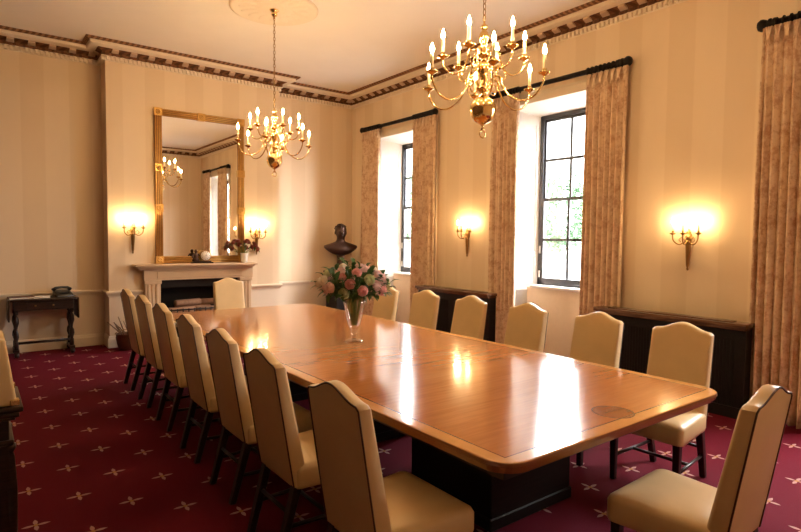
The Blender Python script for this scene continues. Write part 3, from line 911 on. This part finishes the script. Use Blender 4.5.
s = Shape(); s.box(-.14, .14, -.10, .10, 0, .004); s.box(-.14, .14, -.10, .10, .020, .024); s.box(-.14, -.136, -.10, .10, 0, .024); s.build('cover', M['bookred'], bk)
s = Shape(); s.box(-.134, .134, -.095, .095, .004, .02); s.build('pages', M['paperwhite'], bk)
nb = thing('notepad', 'white notepad beside the telephone on the alcove side table', 'notepad', (.70, YB-.30, .75), R(-5))
s = Shape(); s.box(-.09, .09, -.07, .07, 0, .022); s.build('paper_block', M['paperwhite'], nb)
s = Shape(); s.box(-.092, .092, .055, .072, 0, .024); s.build('binding', M['bookred'], nb)

# ------------------------------------------------------------------ copper pail with kindling
bp = thing('log_bucket', 'round dark metal bucket on the carpet beside the chimney breast', 'bucket', (1.66, 8.42, 0))
s = Shape(); s.lathe([(.085, 0), (.10, .005), (.125, .09), (.14, .17), (.135, .22), (.145, .225), (.14, .23), (.128, .22), (.12, .09), (.08, .02), (.001, .015)], (0, 0, 0), 20); s.build('body', M['copper'], bp)
s = Shape(); s.tube([(.145*math.cos(PI*k/12), .02, .22+.06*math.sin(PI*k/12)) for k in range(13)], .005, 6); s.build('handle', M['oldbrass'], bp)
rnd = random.Random(5)
where = ['leaning towards the alcove', 'leaning towards the wall', 'leaning out towards the room', 'standing nearly upright', 'leaning towards the table', 'lowest of the bundle', 'crossing behind the others', 'thickest of the bundle']
for k in range(8):
    a = 2*PI*k/8+.3; tilt = rnd.uniform(.10, .2)
    x0, y0 = .05*math.cos(a), .05*math.sin(a)
    L = rnd.uniform(.30, .42)
    s = Shape(); s.tube([(x0*.5, y0*.5, .03), (x0*1.3, y0*1.3, .03+L*.5), (x0*1.3+tilt*math.cos(a), y0*1.3+tilt*math.sin(a)*.7, .03+L)], [.012, .010, .006], 6)
    s.tube([(x0*1.3, y0*1.3, .03+L*.5), (x0*1.3+tilt*math.cos(a+.8)*.8, y0*1.3+tilt*math.sin(a+.8)*.5, .03+L*.85)], [.006, .003], 5)
    o = s.build('kindling_stick', M['twig']); o.location = (1.66, 8.42, .0)
    tag(o, 'dry branched stick in the dark metal bucket, '+where[k], 'stick', 'kindling in the bucket')

# ------------------------------------------------------------------ sideboard at the left edge
sb = thing('pedestal_stand', 'dark carved wooden stand at the left edge, carrying the leather case', 'stand', (0, 0, 0))
Y0 = 3.10
s = Shape(); s.box(XL+.005, .165, Y0-.02, Y0+.42, .775, .80); s.box(XL+.005, .15, Y0-.012, Y0+.41, .75, .775); s.box(XL+.005, .135, Y0, Y0+.40, .735, .75)
s.build('top', M['dark'], sb, bevel=(.006, 2))
s = Shape(); s.box(XL+.005, .11, Y0+.01, Y0+.39, .08, .735); s.box(XL+.005, .125, Y0, Y0+.40, 0, .09); s.box(XL+.005, .128, Y0-.004, Y0+.40, .62, .645)
s.build('carcass', M['dark'], sb, bevel=(.005, 1))
for yy in (Y0+.03, Y0+.37):
    s = Shape(); s.lathe([(.024, .09), (.026, .12), (.014, .14), (.022, .2), (.026, .4), (.018, .56), (.014, .58), (.024, .6), (.024, .62)], (.112, yy, 0), 12); s.build('corner_column', M['dark'], sb)
s = Shape(); s.box(.105, .12, Y0+.08, Y0+.32, .12, .59); d = s.build('door', M['dark'], sb, bevel=(.004, 1))
s = Shape(); s.ell((.128, Y0+.12, .36), (.012, .012, .012), 8, 6); s.build('knob', M['oldbrass'], d)
lc = thing('leather_case', 'tan leather case with a brass corner standing on the dark carved stand', 'case', (.0, Y0+.20, .80))
s = Shape(); s.hexa([(-.13, -.19, 0), (.145, -.19, 0), (.145, .19, 0), (-.13, .19, 0)], [(-.13, -.17, .31), (.105, -.17, .31), (.105, .17, .31), (-.13, .17, .31)]); s.build('body', M['leather'], lc, bevel=(.014, 3))
for yy in (-.175, .175):
    s = Shape(); s.box(.115, .152, yy-.02, yy+.02, 0, .03); s.build('corner_guard', M['brass'], lc, bevel=(.004, 1))

# ------------------------------------------------------------------ flowers
def petal(sh, c, rot, w, h, cup):
    rows = []
    for i in range(5):
        v = i/4; row = []
        ww = w*math.sin(PI*(.12+.74*v))
        for j in range(5):
            u = j/4*2-1
            p = Vector((u*ww, -cup*(1-u*u)*h*.6+cup*h*.5*(v-.2)**2*2, v*h))
            p = rot @ p; row.append((c[0]+p.x, c[1]+p.y, c[2]+p.z))
        rows.append(row)
    sh.rings(rows, closed_u=False, cap0=False, cap1=False)
def bloom_shape(r_, seed):
    rnd = random.Random(seed); s = Shape()
    for n, tilt, k in ((5, 12, .8), (6, 32, .95), (7, 55, 1.05), (7, 78, 1.05)):
        for j in range(n):
            a = 2*PI*j/n+rnd.uniform(-.2, .2)+tilt
            rot = Matrix.Rotation(a, 3, 'Z') @ Matrix.Rotation(R(tilt+rnd.uniform(-6, 6)), 3, 'X')
            petal(s, (0, 0, 0), rot, r_*.62*k, r_*k, .5)
    s.ell((0, 0, r_*.35), (r_*.42, r_*.42, r_*.45), 8, 6)
    return s
def make_flower(name, mat, r_, seed):
    t = thing(name, 'x', 'flower')
    bloom_shape(r_, seed).build('bloom', mat, t)
    return t
def leaf(sh, base, d, L, w):
    d = Vector(d).normalized(); sd = d.cross(Vector((0, 0, 1)))
    if sd.length < .1: sd = Vector((1, 0, 0))
    sd.normalize(); nn = sd.cross(d); rows = []
    for i in range(5):
        v = i/4; c = Vector(base)+d*(L*v)+nn*(.15*L*math.sin(PI*v))-Vector((0, 0, .12*L*v*v)); ww = w*math.sin(PI*min(.98, .06+.92*v))
        rows.append([tuple(c-sd*ww+nn*ww*.3), tuple(c), tuple(c+sd*ww+nn*ww*.3)])
    sh.rings(rows, closed_u=False, cap0=False, cap1=False)
VX, VY, VZ = 2.414, 3.77, TZ
vs_ = thing('glass_vase', 'clear glass trumpet vase of roses standing on the boardroom table', 'vase', (VX, VY, VZ))
s = Shape()
s.lathe([(.001, .002), (.070, .002), (.078, .006), (.06, .014), (.025, .026), (.014, .036), (.024, .052), (.026, .062), (.016, .074), (.018, .085), (.04, .12), (.062, .20), (.082, .29), (.098, .352), (.094, .352), (.078, .29), (.057, .20), (.034, .125), (.012, .10), (.001, .098)], (0, 0, 0), 28)
s.build('bowl', M['glass'], vs_)
rnd = random.Random(12)
kinds = [('pink rose', 'petal_pink', 'pale pink', .044), ('pink rose', 'petal_rose', 'deep pink', .042), ('cream rose', 'petal_cream', 'cream', .042), ('hydrangea', 'petal_lime', 'pale green', .045)]
protos = {}
def zone(dz, side):
    return ('upper' if dz > .04 else 'lower' if dz < -.04 else 'middle')+' '+('window' if side > .08 else 'wall' if side < -.08 else 'central')
spots = []
N_FL = 36
for k in range(N_FL):
    gz = 1-(k+.5)/N_FL*1.5; ga = k*2.399963
    q = math.sqrt(max(0, 1-gz*gz)); spots.append((q*math.cos(ga), q*math.sin(ga), gz))
seq = [0, 2, 0, 3, 0, 2, 0, 1, 0, 3, 0, 2, 1, 0, 0, 3, 1, 2, 0, 0, 1, 3, 2, 0, 1, 0, 3, 0, 1, 2, 0, 1, 0, 3, 0, 2]
CZ = VZ+.46
for k, (dx, dy, dz) in enumerate(spots):
    nm, mt, cn, r_ = kinds[seq[k]]
    d = Vector((dx, dy, dz*.9+.1)).normalized()
    rr = rnd.uniform(.88, 1.05)
    c = Vector((VX+dx*.28*rr, VY+dy*.28*rr, CZ+dz*.15*rr))
    key = seq[k]
    lab = '%s %s in the table vase, %s side of the bouquet' % (cn, 'rose' if key != 3 else 'round bloom', zone(dz*.155, (c-Vector((VX, VY, 0))).dot(rgt)))
    f = thing('rose' if key != 3 else 'green_bloom', lab, 'flower', c, 0, '%s blooms in the table vase' % cn)
    if key not in protos: protos[key] = bloom_shape(r_, 30+key).build('bloom', M[mt], f)
    else:
        b = protos[key].copy(); col.objects.link(b); b.parent = f
    b = [ch_ for ch_ in f.children][0]
    b.rotation_euler = d.to_track_quat('Z', 'Y').to_euler(); b.location = d*(-r_*.4)
    s = Shape()
    base = Vector((VX+dx*.02, VY+dy*.02, VZ+.13)); rim = Vector((VX+dx*.06, VY+dy*.06, VZ+.34))
    s.tube([tuple(p-c) for p in (base, rim, rim*.5+c*.5+Vector((0, 0, .01)), c-d*r_*.4)], .0032, 5)
    s.build('stem', M['stem'], f)
for k in range(46):                              # leafy sprigs between the blooms
    gz = 1-(k+.5)/46*1.5; ga = k*2.399963+1.1
    q = math.sqrt(max(0, 1-gz*gz)); dx, dy, dz = q*math.cos(ga), q*math.sin(ga), gz
    s = Shape(); L = rnd.uniform(.78, 1.1)
    tip = Vector((VX+dx*.27*L, VY+dy*.27*L, CZ+dz*.16*L+(.05 if k in (3, 8) else 0))); root_ = Vector((VX+dx*.05, VY+dy*.05, VZ+.34))
    s.tube([tuple(root_), tuple(root_*.5+tip*.5+Vector((0, 0, .012))), tuple(tip)], .0022, 5)
    for j in range(7):
        t_ = .35+.65*j/6; p = root_.lerp(tip, t_)
        a = rnd.uniform(0, 2*PI)
        leaf(s, p, (dx+.9*math.cos(a), dy+.9*math.sin(a), dz+rnd.uniform(-.3, .7)), rnd.uniform(.06, .10), .021)
    o = s.build('leafy_sprig', M['green'])
    tag(o, 'dark green leafy sprig in the table vase, %s side of the bouquet' % zone(dz*.16, (tip-Vector((VX, VY, 0))).dot(rgt)), 'foliage', 'leafy sprigs in the table vase')

# mantel vase with russet flowers
WX, WY, WZ = 3.40, YC-.13, 1.172
mv = thing('mantel_vase', 'small glass vase of russet flowers at the end of the mantel shelf', 'vase', (WX, WY, WZ))
s = Shape(); s.lathe([(.04, 0), (.05, .004), (.052, .05), (.056, .12), (.062, .15), (.058, .15), (.05, .12), (.046, .05), (.04, .01), (.001, .008)], (0, 0, 0), 18); s.build('jar', M['china'], mv)
rb = None
for k in range(14):
    gz = 1-(k+.5)/14*1.1; ga = k*2.4
    q = math.sqrt(max(0, 1-gz*gz)); d = Vector((q*math.cos(ga), q*math.sin(ga)*.42, gz))
    c = Vector((WX-.01, WY, WZ+.22))+Vector((d.x*.22, d.y*.22, d.z*.12))
    f = thing('russet_flower', 'russet bloom in the mantel vase, %s part of the spray' % zone(d.z*.12, d.x*.25), 'flower', c, 0, 'russet flowers in the mantel vase')
    if rb is None: rb = bloom_shape(.042, 77).build('bloom', M['petal_russet'], f)
    else:
        b = rb.copy(); col.objects.link(b); b.parent = f
    b = f.children[0]; b.rotation_euler = d.to_track_quat('Z', 'Y').to_euler()
    s = Shape(); s.tube([tuple(Vector((WX, WY, WZ+.05))-c), tuple(Vector((WX+d.x*.03, WY+d.y*.03, WZ+.15))-c), (0, 0, 0)], .0025, 5); s.build('stem', M['stem'], f)
    s = Shape()
    for j in range(4):
        a = rnd.uniform(0, 2*PI); leaf(s, (0, 0, -.01), (math.cos(a)+d.x, (math.sin(a)+d.y)*.5, rnd.uniform(-.4, .5)), .07, .016)
    s.build('leaves', M['green'], f)

# mantel clock with a little figure
ck = thing('mantel_clock', 'small round dial clock with a seated figure, on the mantel shelf', 'clock', (2.73, YC-.13, 1.172), R(-8))
s = Shape(); s.box(-.15, .17, -.05, .05, 0, .02); s.box(-.12, .14, -.042, .042, .02, .035); s.build('plinth', M['dark'], ck, bevel=(.004, 1))
s = Shape(); s.lathe([(.075, .0), (.082, .006), (.082, .055), (.07, .062)], (.055, -.04, .115), 28, axis='y'); s.build('case', M['oldbrass'], ck)
s = Shape(); s.lathe([(.069, 0), (.069, .004)], (.055, -.044, .115), 28, axis='y'); dl = s.build('dial', M['dial'], ck)
s = Shape()
for k in range(12):
    a = 2*PI*k/12; s.box(.055+.055*math.sin(a)-.003, .055+.055*math.sin(a)+.003, -.0455, -.0435, .115+.055*math.cos(a)-.006, .115+.055*math.cos(a)+.006)
s.tube([(.055, -.046, .115), (.055+.03, -.046, .13)], .0022, 5); s.tube([(.055, -.046, .115), (.055+.012, -.046, .16)], .0018, 5)
s.build('hands_and_hours', M['black'], dl)
s = Shape()
s.rings([[(x-.08, y, z) for x, y, z in ering(*q)] for q in ((.03, .055, .04, 0, 12), (.06, .05, .038, 0, 12), (.09, .034, .03, 0, 12), (.12, .04, .03, 0, 12), (.145, .032, .026, 0, 12), (.158, .014, .014, 0, 12), (.17, .022, .024, 0, 12), (.19, .024, .026, 0, 12), (.208, .012, .012, 0, 12))])
s.tube([(-.05, -.01, .14), (-.02, -.02, .11), (.0, -.02, .12)], [.012, .010, .008], 6); s.tube([(-.11, -.01, .14), (-.135, -.02, .10), (-.11, -.03, .07)], [.012, .010, .008], 6)
s.build('figure', M['bronze'], ck)

# ------------------------------------------------------------------ outside the windows
o = Shape().box(6.4, 60, -30, 60, -1.6, -1.5).build('ground', M['grass']); structure(o)
def tree(x, y, h, r_, seed, label):
    t = thing('tree', label, 'tree', (x, y, -1.5), 0, 'trees outside')
    s = Shape(); s.tube([(0, 0, 0), (.1, .05, h*.4), (.0, .1, h*.75)], [.22, .16, .06], 8)
    rnd = random.Random(seed)
    s.build('trunk', M['bark'], t)
    s = Shape()
    for k in range(2600):
        a = rnd.uniform(0, 2*PI); e = math.asin(rnd.uniform(-1, 1)); q = rnd.uniform(.55, 1)**.5*r_*(1+.25*math.sin(3*a+seed)*math.cos(2*e))
        p = (q*math.cos(e)*math.cos(a), q*math.cos(e)*math.sin(a), h*.72+q*math.sin(e)*1.1)
        leaf(s, p, (rnd.uniform(-1, 1), rnd.uniform(-1, 1), rnd.uniform(-.8, .5)), .2, .06)
    s.build('foliage', M['treeleaf'], t)
tree(17, 12.9, 5.6, 1.3, 1, 'green leafy tree outside the middle window')
tree(17.5, 22.5, 6.2, 1.7, 2, 'green leafy tree outside the window nearest the bust')
bd = thing('terrace_house', 'long pale stone terrace seen across the forecourt through the windows', 'building', (24, 20, -1.5))
Shape().box(-2, 2, -26, 28, 0, 9.5).build('wall', M['facade'], bd)
s = Shape(); s.prism([(-2.3, 9.5), (2.3, 9.5), (0, 11)], lambda x, z: (x, -26.2, z), lambda x, z: (x, 28.2, z)); s.build('roof', M['slate'], bd)
for k in range(17):
    for z in (1.2, 4.2, 7.0):
        y = -24.5+3.2*k; Shape().box(-2.04, -1.98, y-.5, y+.5, z, z+1.6).build('window', M['slate'], bd)
